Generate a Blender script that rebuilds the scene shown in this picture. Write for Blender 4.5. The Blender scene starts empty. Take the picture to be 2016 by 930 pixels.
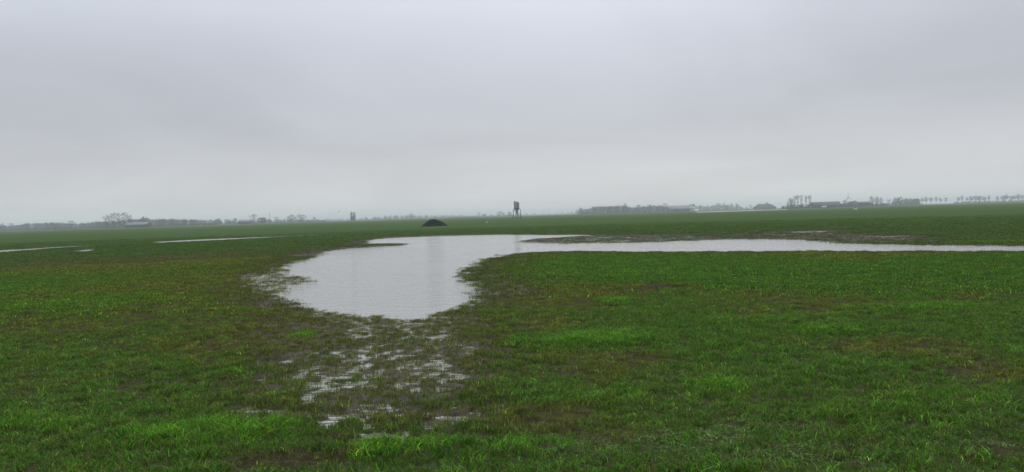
import bpy, math, random
import numpy as np
from mathutils import Vector, Matrix

# ------------------------------------------------------------------ camera, sky, sun, exposure
scene = bpy.context.scene
W, H = 2016.0, 930.0
HFOV = 66.0
F = (W / 2) / math.tan(math.radians(HFOV / 2))
CAM_H = 1.65
PITCH = math.atan(40.5 / F)
ROLL = math.radians(1.62)

fwd = Vector((0, math.cos(PITCH), -math.sin(PITCH)))
up0 = Vector((0, math.sin(PITCH), math.cos(PITCH)))
x0 = Vector((1, 0, 0))
right = x0 * math.cos(ROLL) - up0 * math.sin(ROLL)
upv = x0 * math.sin(ROLL) + up0 * math.cos(ROLL)

cam_data = bpy.data.cameras.new("camera")
cam_data.sensor_width = 36.0
cam_data.lens = 18.0 / math.tan(math.radians(HFOV / 2))
cam_data.clip_start = 0.05
cam_data.clip_end = 30000
cam = bpy.data.objects.new("camera", cam_data)
scene.collection.objects.link(cam)
m = Matrix((right, upv, -fwd)).transposed().to_4x4()
m.translation = Vector((0, 0, CAM_H))
cam.matrix_world = m
scene.camera = cam

scene.view_settings.view_transform = 'Standard'
scene.view_settings.look = 'None'
scene.view_settings.gamma = 1.0
scene.view_settings.exposure = 0.0
scene.view_settings.use_curve_mapping = False
scene.render.engine = 'CYCLES'
scene.cycles.volume_bounces = 2
scene.cycles.max_bounces = 5
scene.cycles.diffuse_bounces = 3

SUN_EL, SUN_AZ = math.radians(46), math.radians(14)   # azimuth measured from +Y towards +X


def px_dir(px, py):
    return (right * ((px - W / 2) / F) + upv * (-(py - H / 2) / F) + fwd).normalized()


world = bpy.data.worlds.new("World")
scene.world = world
world.use_nodes = True
wn, wl = world.node_tree.nodes, world.node_tree.links
wn.clear()


def N(nodes, typ, **kw):
    n = nodes.new(typ)
    for k, v in kw.items():
        setattr(n, k, v)
    return n


out = N(wn, 'ShaderNodeOutputWorld')
sky = N(wn, 'ShaderNodeTexSky', sky_type='NISHITA', sun_disc=False)
sky.sun_elevation = SUN_EL
sky.sun_rotation = SUN_AZ
sky.air_density, sky.dust_density, sky.ozone_density = 1.0, 2.0, 1.0
bg_sky = N(wn, 'ShaderNodeBackground')
bg_sky.inputs['Strength'].default_value = 0.08
wl.new(sky.outputs[0], bg_sky.inputs['Color'])
tc = N(wn, 'ShaderNodeTexCoord')
sep = N(wn, 'ShaderNodeSeparateXYZ')
wl.new(tc.outputs['Generated'], sep.inputs[0])
# overcast luminance over elevation: a little lighter at the horizon, a dip, then brightening to the zenith
ramp = N(wn, 'ShaderNodeValToRGB')
wl.new(sep.outputs['Z'], ramp.inputs[0])
cr = ramp.color_ramp
cr.interpolation = 'B_SPLINE'
stops = [(0.0, (.575, .595, .60)), (0.035, (.555, .575, .59)), (0.08, (.535, .555, .59)), (0.15, (.53, .555, .61)),
         (0.25, (.585, .615, .69)), (0.45, (.79, .82, .88)), (1.0, (1.0, 1.03, 1.09))]
cr.elements[0].position, cr.elements[0].color = stops[0][0], (*stops[0][1], 1)
cr.elements[1].position, cr.elements[1].color = stops[-1][0], (*stops[-1][1], 1)
for p_, c_ in stops[1:-1]:
    e = cr.elements.new(p_)
    e.color = (*c_, 1)
# cloud deck: direction projected on a high flat layer, so streaks lie down towards the horizon
zadd = N(wn, 'ShaderNodeMath', operation='ADD')
wl.new(sep.outputs['Z'], zadd.inputs[0]); zadd.inputs[1].default_value = 0.16
zmax = N(wn, 'ShaderNodeMath', operation='MAXIMUM')
wl.new(zadd.outputs[0], zmax.inputs[0]); zmax.inputs[1].default_value = 0.1
dx = N(wn, 'ShaderNodeMath', operation='DIVIDE'); wl.new(sep.outputs['X'], dx.inputs[0]); wl.new(zmax.outputs[0], dx.inputs[1])
dy = N(wn, 'ShaderNodeMath', operation='DIVIDE'); wl.new(sep.outputs['Y'], dy.inputs[0]); wl.new(zmax.outputs[0], dy.inputs[1])
comb = N(wn, 'ShaderNodeCombineXYZ')
wl.new(dx.outputs[0], comb.inputs[0]); wl.new(dy.outputs[0], comb.inputs[1])
nz = N(wn, 'ShaderNodeTexNoise')
nz.inputs['Scale'].default_value = 0.6
nz.inputs['Detail'].default_value = 7
nz.inputs['Roughness'].default_value = 0.52
nz.inputs['Distortion'].default_value = 0.6
wl.new(comb.outputs[0], nz.inputs['Vector'])
mr = N(wn, 'ShaderNodeMapRange')
mr.inputs['From Min'].default_value = 0.3; mr.inputs['From Max'].default_value = 0.7
mr.inputs['To Min'].default_value = 0.94; mr.inputs['To Max'].default_value = 1.06
wl.new(nz.outputs['Fac'], mr.inputs['Value'])


def cloud_bank(px, py, width, depth):
    """A darker or lighter bank of cloud around one direction of the sky in view; returns a factor."""
    d = px_dir(px, py)
    sub = N(wn, 'ShaderNodeVectorMath', operation='SUBTRACT')
    wl.new(tc.outputs['Generated'], sub.inputs[0]); sub.inputs[1].default_value = d
    mul = N(wn, 'ShaderNodeVectorMath', operation='MULTIPLY')
    wl.new(sub.outputs[0], mul.inputs[0]); mul.inputs[1].default_value = (1 / width[0], 1 / width[0], 1 / width[1])
    ln = N(wn, 'ShaderNodeVectorMath', operation='LENGTH')
    wl.new(mul.outputs[0], ln.inputs[0])
    # ragged rim
    ad = N(wn, 'ShaderNodeMath', operation='MULTIPLY_ADD')
    wl.new(nz.outputs['Fac'], ad.inputs[0]); ad.inputs[1].default_value = .7
    wl.new(ln.outputs['Value'], ad.inputs[2])
    r = N(wn, 'ShaderNodeMapRange', interpolation_type='SMOOTHSTEP')
    r.inputs['From Min'].default_value = 0.1; r.inputs['From Max'].default_value = 1.9
    r.inputs['To Min'].default_value = depth; r.inputs['To Max'].default_value = 1.0
    wl.new(ad.outputs[0], r.inputs['Value'])
    return r.outputs[0]


fac = mr.outputs[0]
for bank in (cloud_bank(230, 190, (.55, .13), .80), cloud_bank(1990, 60, (.34, .13), .80), cloud_bank(1250, 240, (.5, .05), .95)):
    mu = N(wn, 'ShaderNodeMath', operation='MULTIPLY')
    wl.new(fac, mu.inputs[0]); wl.new(bank, mu.inputs[1])
    fac = mu.outputs[0]
cmul = N(wn, 'ShaderNodeVectorMath', operation='SCALE')
wl.new(ramp.outputs[0], cmul.inputs[0]); wl.new(fac, cmul.inputs['Scale'])
bg_cloud = N(wn, 'ShaderNodeBackground')
bg_cloud.inputs['Strength'].default_value = 1.19
wl.new(cmul.outputs[0], bg_cloud.inputs['Color'])
wmix = N(wn, 'ShaderNodeMixShader')
wmix.inputs[0].default_value = 0.94
wl.new(bg_sky.outputs[0], wmix.inputs[1]); wl.new(bg_cloud.outputs[0], wmix.inputs[2])
wl.new(wmix.outputs[0], out.inputs['Surface'])

sun_data = bpy.data.lights.new("sun", 'SUN')
sun_data.energy = 0.6
sun_data.angle = math.radians(24)
sun_data.color = (1.0, .96, .90)
sun = bpy.data.objects.new("sun", sun_data)
scene.collection.objects.link(sun)
sd_ = Vector((math.sin(SUN_AZ) * math.cos(SUN_EL), math.cos(SUN_AZ) * math.cos(SUN_EL), math.sin(SUN_EL)))
sun.rotation_euler = sd_.to_track_quat('Z', 'Y').to_euler()

# ------------------------------------------------------------------ helpers
rng = np.random.default_rng(7)
random.seed(7)
C = scene.collection


def horizon_y(px):
    return H / 2 - 40.5 + (W / 2 - px) * math.tan(ROLL)


def P(px, py):
    """Point of the flat ground seen at a photograph position."""
    d = px_dir(px, py)
    t = CAM_H / max(-d.z, 1e-6)
    return (d.x * t, d.y * t)


def at(px, dist):
    """Ground point in the column px at a distance in metres."""
    return P(px, horizon_y(px) + F * CAM_H / dist)


def metres(pixels, dist):
    return pixels / F * dist


def tag(o, label=None, cat=None, group=None, kind=None):
    if label: o['label'] = label
    if cat: o['category'] = cat
    if group: o['group'] = group
    if kind: o['kind'] = kind
    return o


def thing(name, label, cat, loc, rz=0.0, group=None):
    o = bpy.data.objects.new(name, None)
    o.empty_display_size = 0.3
    C.objects.link(o)
    o.location = loc
    o.rotation_euler = (0, 0, rz)
    return tag(o, label, cat, group)


def mesh_np(name, verts, faces_flat, face_sizes, smooth=False):
    me = bpy.data.meshes.new(name)
    verts = np.asarray(verts, dtype=np.float32)
    faces_flat = np.asarray(faces_flat, dtype=np.int32)
    face_sizes = np.asarray(face_sizes, dtype=np.int32)
    me.vertices.add(len(verts)); me.vertices.foreach_set('co', verts.ravel())
    me.loops.add(len(faces_flat)); me.loops.foreach_set('vertex_index', faces_flat)
    me.polygons.add(len(face_sizes))
    starts = np.zeros(len(face_sizes), dtype=np.int32)
    starts[1:] = np.cumsum(face_sizes)[:-1]
    me.polygons.foreach_set('loop_start', starts)
    if smooth:
        me.polygons.foreach_set('use_smooth', np.ones(len(face_sizes), dtype=bool))
    me.update(calc_edges=True)
    return me


class MB:
    """Collects simple shapes into one mesh."""
    def __init__(self):
        self.v, self.f = [], []

    def add(self, vs, fs):
        b = len(self.v)
        self.v += [tuple(v) for v in vs]
        self.f += [tuple(i + b for i in f) for f in fs]

    def box(self, x0, x1, y0, y1, z0, z1):
        self.add([(x0, y0, z0), (x1, y0, z0), (x1, y1, z0), (x0, y1, z0), (x0, y0, z1), (x1, y0, z1), (x1, y1, z1), (x0, y1, z1)],
                 [(3, 2, 1, 0), (4, 5, 6, 7), (0, 1, 5, 4), (1, 2, 6, 5), (2, 3, 7, 6), (3, 0, 4, 7)])

    def tube(self, pts, radii, n=6, cap=True):
        pts = [Vector(p) for p in pts]
        vs, fs = [], []
        for i, p in enumerate(pts):
            d = (pts[min(i + 1, len(pts) - 1)] - pts[max(i - 1, 0)])
            d = d.normalized() if d.length > 1e-9 else Vector((0, 0, 1))
            a = d.orthogonal().normalized()
            b = d.cross(a)
            for k in range(n):
                t = 2 * math.pi * k / n
                vs.append(p + (a * math.cos(t) + b * math.sin(t)) * radii[i])
        for i in range(len(pts) - 1):
            for k in range(n):
                k2 = (k + 1) % n
                fs.append((i * n + k, i * n + k2, (i + 1) * n + k2, (i + 1) * n + k))
        if cap:
            fs.append(tuple(reversed(range(n))))
            fs.append(tuple((len(pts) - 1) * n + k for k in range(n)))
        self.add(vs, fs)

    def lathe(self, prof, n=24):
        vs, fs = [], []
        for r, z in prof:
            for k in range(n):
                t = 2 * math.pi * k / n
                vs.append((r * math.cos(t), r * math.sin(t), z))
        for i in range(len(prof) - 1):
            for k in range(n):
                k2 = (k + 1) % n
                fs.append((i * n + k, i * n + k2, (i + 1) * n + k2, (i + 1) * n + k))
        self.add(vs, fs)

    def mesh(self, name, smooth=False):
        flat = [i for f in self.f for i in f]
        return mesh_np(name, self.v, flat, [len(f) for f in self.f], smooth)

    def build(self, name, mat, parent=None, smooth=False):
        me = self.mesh(name, smooth)
        return link(name, me, mat, parent)


def link(name, me, mat=None, parent=None):
    if mat is not None and not me.materials:
        me.materials.append(mat)
    o = bpy.data.objects.new(name, me)
    C.objects.link(o)
    if parent is not None:
        o.parent = parent
    return o


# ---- lattice noise in numpy
_tab = rng.random((256, 256)).astype(np.float64)


def vnoise(x, y, s=0):
    x = x + 37.7 * s + 1000.0
    y = y + 91.3 * s + 1000.0
    xi, yi = np.floor(x).astype(np.int64), np.floor(y).astype(np.int64)
    fx, fy = x - xi, y - yi
    fx = fx * fx * fx * (fx * (fx * 6 - 15) + 10)
    fy = fy * fy * fy * (fy * (fy * 6 - 15) + 10)
    xi, yi, x1, y1 = xi % 256, yi % 256, (xi + 1) % 256, (yi + 1) % 256
    a = _tab[xi, yi] * (1 - fx) + _tab[x1, yi] * fx
    b = _tab[xi, y1] * (1 - fx) + _tab[x1, y1] * fx
    return (a * (1 - fy) + b * fy) * 2 - 1


def fbm(x, y, s=0, octaves=4, gain=.5):
    t, a, k = 0, 1.0, 0.0
    c, sn = math.cos(.6), math.sin(.6)
    for i in range(octaves):
        t = t + a * vnoise(x, y, s + i)
        k += a
        a *= gain
        x, y = (c * x - sn * y) * 2.03, (sn * x + c * y) * 2.03
    return t / k


def sstep(a, b, x):
    t = np.clip((x - a) / (b - a), 0, 1)
    return t * t * (3 - 2 * t)


# ---- materials
def material(name):
    ma = bpy.data.materials.new(name)
    ma.use_nodes = True
    nt = ma.node_tree
    return ma, nt.nodes, nt.links, nt.nodes['Principled BSDF']


def plain(name, col, rough=.8, var=.25, scale=3.0, metal=0.0, bump=0.0):
    ma, n, l, b = material(name)
    t = N(n, 'ShaderNodeTexNoise'); t.inputs['Scale'].default_value = scale; t.inputs['Detail'].default_value = 5
    co = N(n, 'ShaderNodeTexCoord'); l.new(co.outputs['Object'], t.inputs['Vector'])
    r = N(n, 'ShaderNodeMapRange'); r.inputs['From Min'].default_value = .3; r.inputs['From Max'].default_value = .7
    r.inputs['To Min'].default_value = 1 - var; r.inputs['To Max'].default_value = 1 + var
    l.new(t.outputs['Fac'], r.inputs['Value'])
    s = N(n, 'ShaderNodeVectorMath', operation='SCALE'); s.inputs[0].default_value = col
    l.new(r.outputs[0], s.inputs['Scale']); l.new(s.outputs[0], b.inputs['Base Color'])
    b.inputs['Roughness'].default_value = rough
    b.inputs['Metallic'].default_value = metal
    b.inputs['Specular IOR Level'].default_value = .12 if rough > .7 else .4
    if bump:
        bp = N(n, 'ShaderNodeBump'); bp.inputs['Strength'].default_value = bump; bp.inputs['Distance'].default_value = .1
        l.new(t.outputs['Fac'], bp.inputs['Height']); l.new(bp.outputs[0], b.inputs['Normal'])
    return ma


# ------------------------------------------------------------------ the field: where water, mud and grass lie
def poly_w(pts):
    return np.array([P(*p) for p in pts])


def sdist(poly, x, y):
    """Signed distance to a polygon, negative inside."""
    d2 = np.full(x.shape, 1e18)
    inside = np.zeros(x.shape, dtype=bool)
    n = len(poly)
    for i in range(n):
        ax, ay = poly[i]; bx, by = poly[(i + 1) % n]
        ex, ey = bx - ax, by - ay
        wx, wy = x - ax, y - ay
        t = np.clip((wx * ex + wy * ey) / (ex * ex + ey * ey + 1e-12), 0, 1)
        d2 = np.minimum(d2, (wx - ex * t) ** 2 + (wy - ey * t) ** 2)
        c = ((ay > y) != (by > y)) & (x < ex * (y - ay) / (ey if abs(ey) > 1e-12 else 1e-12) + ax)
        inside ^= c
    d = np.sqrt(d2)
    return np.where(inside, -d, d)


POND = poly_w([(640, 608), (690, 617), (760, 622), (815, 631), (860, 618), (910, 600), (938, 582), (925, 562), (905, 548), (910, 530),
               (945, 515), (975, 503), (1040, 498), (1150, 496), (1300, 495.5), (1500, 495.5), (1700, 495), (1900, 495), (2120, 495),
               (2120, 486), (1900, 485), (1750, 483), (1650, 480), (1600, 475.5), (1540, 472.5), (1440, 472), (1380, 474), (1300, 477),
               (1200, 479.5), (1100, 481), (1040, 479), (1005, 476), (1040, 471), (1110, 466.5), (1150, 464), (1000, 463), (880, 463.5),
               (820, 466), (760, 470), (735, 476), (745, 480), (812, 479.5), (815, 482), (780, 485), (700, 489), (660, 494), (640, 503), (600, 513),
               (560, 528), (565, 540), (612, 546), (612, 555), (560, 563), (548, 578), (595, 594)])
# (polygon, target height of the ground above the water table, soft rim in metres per metre of distance)
WET = [
    ([(520, 640), (930, 630), (1000, 700), (960, 790), (640, 860), (520, 760)], .020, .03),
    ([(1030, 465), (1150, 462.5), (1400, 462), (1450, 468), (1380, 475), (1200, 480), (1040, 481)], -.001, .05),
    ([(1400, 465), (1560, 456), (1640, 455), (1720, 464), (1850, 468), (1850, 481), (1650, 478), (1600, 474)], .026, .05),
    ([(930, 540), (1020, 558), (1090, 575), (1060, 585), (990, 590), (940, 590)], .004, .04),
    ([(600, 596), (950, 588), (960, 625), (850, 645), (640, 640)], .005, .04),
    ([(690, 645), (870, 640), (900, 690), (700, 692)], -.001, .03),
    ([(580, 690), (890, 688), (905, 765), (600, 772)], .001, .03),
    ([(455, 798), (600, 800), (1010, 808), (1000, 852), (640, 838), (470, 826)], .002, .03),
    ([(690, 853), (765, 850), (780, 880), (690, 884)], -.008, .02),
    ([(780, 868), (905, 866), (905, 880), (780, 884)], .006, .02),
    ([(480, 540), (560, 524), (660, 536), (660, 604), (560, 592), (480, 575)], -.013, .03),
]
WET = [(poly_w(p), h_, s_) for p, h_, s_ in WET]
DITCH = [poly_w(p) for p in (
    [(-60, 497), (0, 493), (60, 490), (110, 487), (185, 483.5), (185, 485), (110, 489.5), (60, 493.5), (0, 498), (-60, 502)],
    [(128, 495.5), (160, 493.5), (176, 491.5), (188, 493.5), (172, 497), (150, 496.5)],
    [(300, 477), (380, 472.5), (460, 469.3), (540, 466.4), (640, 462.4), (640, 463.6), (540, 468.2), (460, 472.3), (380, 476.2), (315, 479.3)],
    [(1375, 417.6), (1460, 415.0), (1548, 412.4), (1548, 413.2), (1460, 416.1), (1375, 418.8)],
    [(1560, 456.8), (1630, 455.8), (1632, 458.2), (1560, 459)],
    [(1730, 466), (1785, 464.5), (1785, 467), (1730, 468)],
)]


def ell(cx, cy, rx, ry, amt):
    c = P(cx, cy)
    e = P(cx + rx, cy); n0 = P(cx, cy - ry); n1 = P(cx, cy + ry)
    return (c[0], c[1], abs(e[0] - c[0]), abs(n0[1] - n1[1]) / 2, amt)


LUSH = [ell(*a) for a in [(420, 876, 200, 30, .95), (830, 912, 200, 17, .9), (1190, 680, 190, 16, 1), (1200, 600, 60, 7, .9), (575, 665, 42, 7, 1),
                          (1760, 622, 170, 18, .7), (1380, 770, 100, 16, .8), (480, 740, 60, 8, .7), (110, 850, 120, 20, .55), (1020, 908, 120, 18, .6),
                          (1350, 890, 160, 22, .5), (650, 757, 120, 14, .5), (1640, 660, 100, 9, .8), (1100, 790, 150, 25, .45), (1800, 800, 180, 26, .4),
                          (140, 605, 170, 24, .45), (1270, 540, 220, 14, .3), (1650, 830, 150, 20, .35), (1500, 640, 120, 8, .5), (1700, 730, 120, 14, .35)]]
OLIVE = [ell(*a) for a in [(400, 565, 330, 55, .85), (300, 520, 320, 20, .9), (640, 640, 380, 45, 1), (760, 725, 240, 70, 1), (760, 830, 280, 26, .85),
                           (1100, 585, 190, 25, .95), (1500, 600, 260, 35, .5), (1800, 690, 180, 25, .85), (1950, 745, 110, 32, .7), (1050, 645, 110, 22, .8),
                           (1150, 722, 170, 24, .6), (1250, 570, 160, 9, 1), (1700, 503, 330, 12, .8), (1040, 835, 90, 50, .75), (1240, 880, 130, 22, .5),
                           (330, 690, 160, 25, .6), (800, 500, 300, 40, .7), (1900, 590, 150, 12, .4), (930, 690, 130, 30, .7)]]
BARE = [ell(*a) for a in [(630, 926, 150, 24, 1), (960, 874, 110, 9, .9), (1290, 570, 90, 4, .9), (1840, 737, 60, 6, .8), (1570, 794, 60, 5, .8),
                          (1545, 675, 45, 4, .7), (480, 838, 70, 6, .5), (1120, 880, 80, 10, .6), (700, 880, 60, 10, .9), (560, 702, 60, 8, .6),
                          (1215, 722, 22, 4, .8), (380, 640, 60, 5, .7), (200, 690, 40, 5, .5), (1700, 895, 70, 8, .5), (1980, 900, 60, 14, .6)]]


LEAVES = [ell(*a) for a in [(1330, 885, 240, 30, 1), (1620, 905, 180, 26, .9), (1130, 900, 130, 22, .7), (1900, 890, 120, 20, .5), (1480, 850, 160, 12, .7),
                            (1960, 640, 60, 12, .4), (100, 800, 100, 10, .3)]]


def patch(lst, x, y, wx, wy):
    v = np.zeros(x.shape)
    for cx, cy, rx, ry, a in lst:
        r = np.sqrt(((x + wx * min(rx, 1.2) - cx) / rx) ** 2 + ((y + wy * min(ry, 1.6) - cy) / ry) ** 2)
        v = np.maximum(v, a * (1 - sstep(.3, 1.35, r)))
    return v


def field(x, y):
    d = np.hypot(x, y)
    big = fbm(x * .09, y * .09, 1, 4)
    mid = fbm(x * .55, y * .55, 5, 4)
    small = fbm(x * 2.6, y * 2.6, 11, 4, .6)
    tiny = fbm(x * 9, y * 9, 17, 3, .6)
    clod = np.abs(fbm(x * 4.2, y * 4.2, 23, 3, .55))
    patchy = fbm(x * 6.5, y * 5.0, 51, 3, .6)
    # dry ground: gentle swells, hoof-poached clods
    h = .066 + .02 * big + .018 * mid + .020 * small + .024 * patchy + .010 * tiny - .03 * sstep(.0, .25, .18 - clod)
    wet = np.zeros(x.shape)
    lump = .012 * patchy + .018 * fbm(x * 10, y * 8.0, 71, 2, .5) + .009 * small + .006 * mid + .009 * tiny
    m_ = (d < 130) & (y > 1)
    xs, ys, ds = x[m_], y[m_], d[m_]
    hs, ws = h[m_], wet[m_]
    warp = mid[m_] * .6 + small[m_] * .55
    for poly, hh, soft in WET:
        s = sdist(poly, xs, ys) + (warp + .5 * patchy[m_]) * np.maximum(.55, soft * ds * .9)
        sw = np.maximum(.45, soft * ds * .9)
        k = 1 - sstep(-sw * .6, sw * .9, s)
        hs = hs * (1 - k) + (hh + lump[m_] * 1.2) * k
        ws = np.maximum(ws, k)
    s = sdist(POND, xs, ys) - .013 * ds
    rag = np.clip(ds * .02, .15, .55)
    s2 = s + warp * rag
    k = 1 - sstep(-.45 * rag, rag * 1.9, s2)
    hs = hs * (1 - k) + np.minimum(hs, -.035 + .05 * sstep(-.6, .6, s2 / np.maximum(rag * 2.2, .01)) + lump[m_] * .9) * k
    deep = 1 - sstep(-1.2, -.3, s2 / np.maximum(rag, .01) / 1.5)
    hs = hs * (1 - deep) + (-.07) * deep
    # trodden belt round the pond: clods and hoof holes with water standing between them
    bw = np.clip(ds * .085, .8, 2.4)
    belt = (1 - sstep(bw * .25, bw * 1.1, s + warp * rag * 1.2)) * (1 - deep) * sstep(-.1, .35, .5 + fbm(xs * .5, ys * .5, 61, 3))
    hs = hs * (1 - belt) + np.minimum(hs, .009 + .012 * sstep(0, bw, s) + lump[m_] * 1.25) * belt
    ws = np.maximum(ws, belt * .9)
    margin = 1 - sstep(.0, 1.0, (s + warp * .5 * rag) / np.clip(ds * .055, .5, 2.6))
    ws = np.maximum(ws, margin)
    h[m_], wet[m_] = hs, ws
    m2 = (d > 20) & (y > 1)
    for poly in DITCH:
        s = sdist(poly, x[m2], y[m2]) + small[m2] * .25
        r0 = np.clip(d[m2] * .006, .3, 3)
        k = 1 - sstep(0, r0, s)
        h[m2] = h[m2] * (1 - k) - .06 * k
        wet[m2] = np.maximum(wet[m2], .8 * (1 - sstep(0, r0 * 2.0, s)))
    near = np.clip(1 - d / 150, 0, 1)
    wx, wy = mid * 1.0 + small * .35, fbm(x * .5, y * .5, 31, 4) * 1.0 + small * .3
    lush = patch(LUSH, x, y, wx, wy)
    olive = patch(OLIVE, x, y, wx, wy)
    bare = patch(BARE, x, y, wx * .6, wy * .6)
    lush = np.clip(lush + .25 * np.clip(mid + big * .5, 0, 1) * (1 - olive), 0, 1) * (1 - bare)
    olive = np.clip(olive + .45 * np.clip(-mid * 1.2 + fbm(x * .25, y * .25, 41, 3) * .6, 0, 1), 0, 1) * (1 - lush * .9)
    h = h + .03 * lush * (wet < .3) + .012 * (tiny + patchy) * bare
    return dict(h=h, wet=wet, lush=lush, olive=olive, bare=bare, mid=mid, small=small, tiny=tiny, clod=clod, big=big, patchy=patchy, d=d)


# ------------------------------------------------------------------ ground sheet (fine in front of the camera, coarse elsewhere)
def build_ground():
    rad = list(np.linspace(.4, 2.8, 14))
    r = 2.8
    while r < 115:
        r *= 1.0048
        rad.append(r)
    while r < 7400:
        r *= 1.028
        rad.append(r)
    rad = np.array(rad)
    fine = np.radians(np.arange(-41, 41.01, .17))
    coarse = np.radians(np.arange(45, 315.1, 6.0))
    ang = np.concatenate([fine, coarse])
    na, nr = len(ang), len(rad)
    R, A = np.meshgrid(rad, ang, indexing='ij')
    X, Y = R * np.sin(A), R * np.cos(A)
    fd = field(X.ravel(), Y.ravel())
    V = np.empty((nr * na + 1, 3))
    V[:-1, 0], V[:-1, 1], V[:-1, 2] = X.ravel(), Y.ravel(), fd['h']
    V[-1] = (0, 0, .05)
    i, j = np.meshgrid(np.arange(nr - 1), np.arange(na), indexing='ij')
    j2 = (j + 1) % na
    q = np.stack([i * na + j, (i + 1) * na + j, (i + 1) * na + j2, i * na + j2], -1).reshape(-1, 4)[:, ::-1]
    c = np.stack([np.full(na, nr * na), np.arange(na), (np.arange(na) + 1) % na], -1)[:, ::-1]
    me = mesh_np('ground', V, np.concatenate([q.ravel(), c.ravel()]), np.concatenate([np.full(len(q), 4), np.full(len(c), 3)]), True)
    # what grows where: r = wet, g = lush, b = olive, a = bare
    at_ = me.attributes.new('cover', 'FLOAT_COLOR', 'POINT')
    col = np.zeros((len(V), 4), dtype=np.float32)
    for k, key in enumerate(('wet', 'lush', 'olive', 'bare')):
        col[:-1, k] = fd[key]
    at_.data.foreach_set('color', col.ravel())
    return me


def ground_material():
    ma, n, l, b = material('meadow_ground')
    a = N(n, 'ShaderNodeAttribute', attribute_name='cover')
    sp = N(n, 'ShaderNodeSeparateColor'); l.new(a.outputs['Color'], sp.inputs[0])
    geo = N(n, 'ShaderNodeNewGeometry')

    def noise(sc, det=5, rough=.55, stretch=(1, 1, 1)):
        mp = N(n, 'ShaderNodeMapping'); mp.inputs['Scale'].default_value = stretch
        l.new(geo.outputs['Position'], mp.inputs['Vector'])
        t = N(n, 'ShaderNodeTexNoise'); t.inputs['Scale'].default_value = sc
        t.inputs['Detail'].default_value = det; t.inputs['Roughness'].default_value = rough
        l.new(mp.outputs[0], t.inputs['Vector'])
        return t.outputs['Fac']

    def rng_(v, a0, a1, b0, b1):
        r = N(n, 'ShaderNodeMapRange'); l.new(v, r.inputs['Value'])
        for k, q in zip(('From Min', 'From Max', 'To Min', 'To Max'), (a0, a1, b0, b1)):
            r.inputs[k].default_value = q
        return r.outputs[0]

    def mix(f, c1, c2):
        mx = N(n, 'ShaderNodeMix', data_type='RGBA')
        if isinstance(f, float): mx.inputs[0].default_value = f
        else: l.new(f, mx.inputs[0])
        for s_, c_ in ((6, c1), (7, c2)):
            if isinstance(c_, tuple): mx.inputs[s_].default_value = (*c_, 1)
            else: l.new(c_, mx.inputs[s_])
        return mx.outputs[2]

    n_far = noise(.05, 6, .6, (.3, 1, 1))
    n_mid = noise(.6, 6, .6)
    n_fine = noise(14, 5, .65)
    green = mix(rng_(n_far, .35, .65, 0, 1), (.034, .084, .017), (.052, .098, .020))
    green = mix(rng_(n_mid, .35, .65, 0, .6), green, (.048, .080, .018))
    green = mix(sp.outputs['Green'], green, (.050, .12, .018))
    green = mix(sp.outputs['Blue'], green, (.072, .076, .018))
    mud = mix(rng_(n_fine, .3, .7, 0, 1), (.022, .018, .010), (.064, .052, .030))
    thatch = mix(rng_(n_fine, .35, .65, .05, .65), mud, green)
    # beyond the near field blades are finer than a pixel and the sward closes
    dist = N(n, 'ShaderNodeVectorMath', operation='LENGTH'); l.new(geo.outputs['Position'], dist.inputs[0])
    closed = rng_(dist.outputs['Value'], 35, 80, 0, 1)
    dry = mix(closed, thatch, green)
    wetm = N(n, 'ShaderNodeMath', operation='MAXIMUM'); l.new(sp.outputs['Red'], wetm.inputs[0]); l.new(a.outputs['Alpha'], wetm.inputs[1])
    wetn = N(n, 'ShaderNodeMath', operation='MULTIPLY_ADD'); l.new(n_mid, wetn.inputs[0]); wetn.inputs[1].default_value = .5
    l.new(wetm.outputs[0], wetn.inputs[2])
    wf = rng_(wetn.outputs[0], .45, 1.0, 0, 1)
    colr = mix(wf, dry, mud)
    l.new(colr, b.inputs['Base Color'])
    wg = rng_(sp.outputs['Red'], .4, 1.0, 0, 1)
    l.new(rng_(wg, 0, 1, .95, .6), b.inputs['Roughness'])
    l.new(rng_(wg, 0, 1, .03, .2), b.inputs['Specular IOR Level'])
    bp = N(n, 'ShaderNodeBump'); bp.inputs['Strength'].default_value = .8; bp.inputs['Distance'].default_value = .02
    l.new(n_fine, bp.inputs['Height']); l.new(bp.outputs[0], b.inputs['Normal'])
    return ma


ground = tag(link('ground', build_ground(), ground_material()), 'flat waterlogged green meadow reaching to the horizon', kind='structure')


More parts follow.
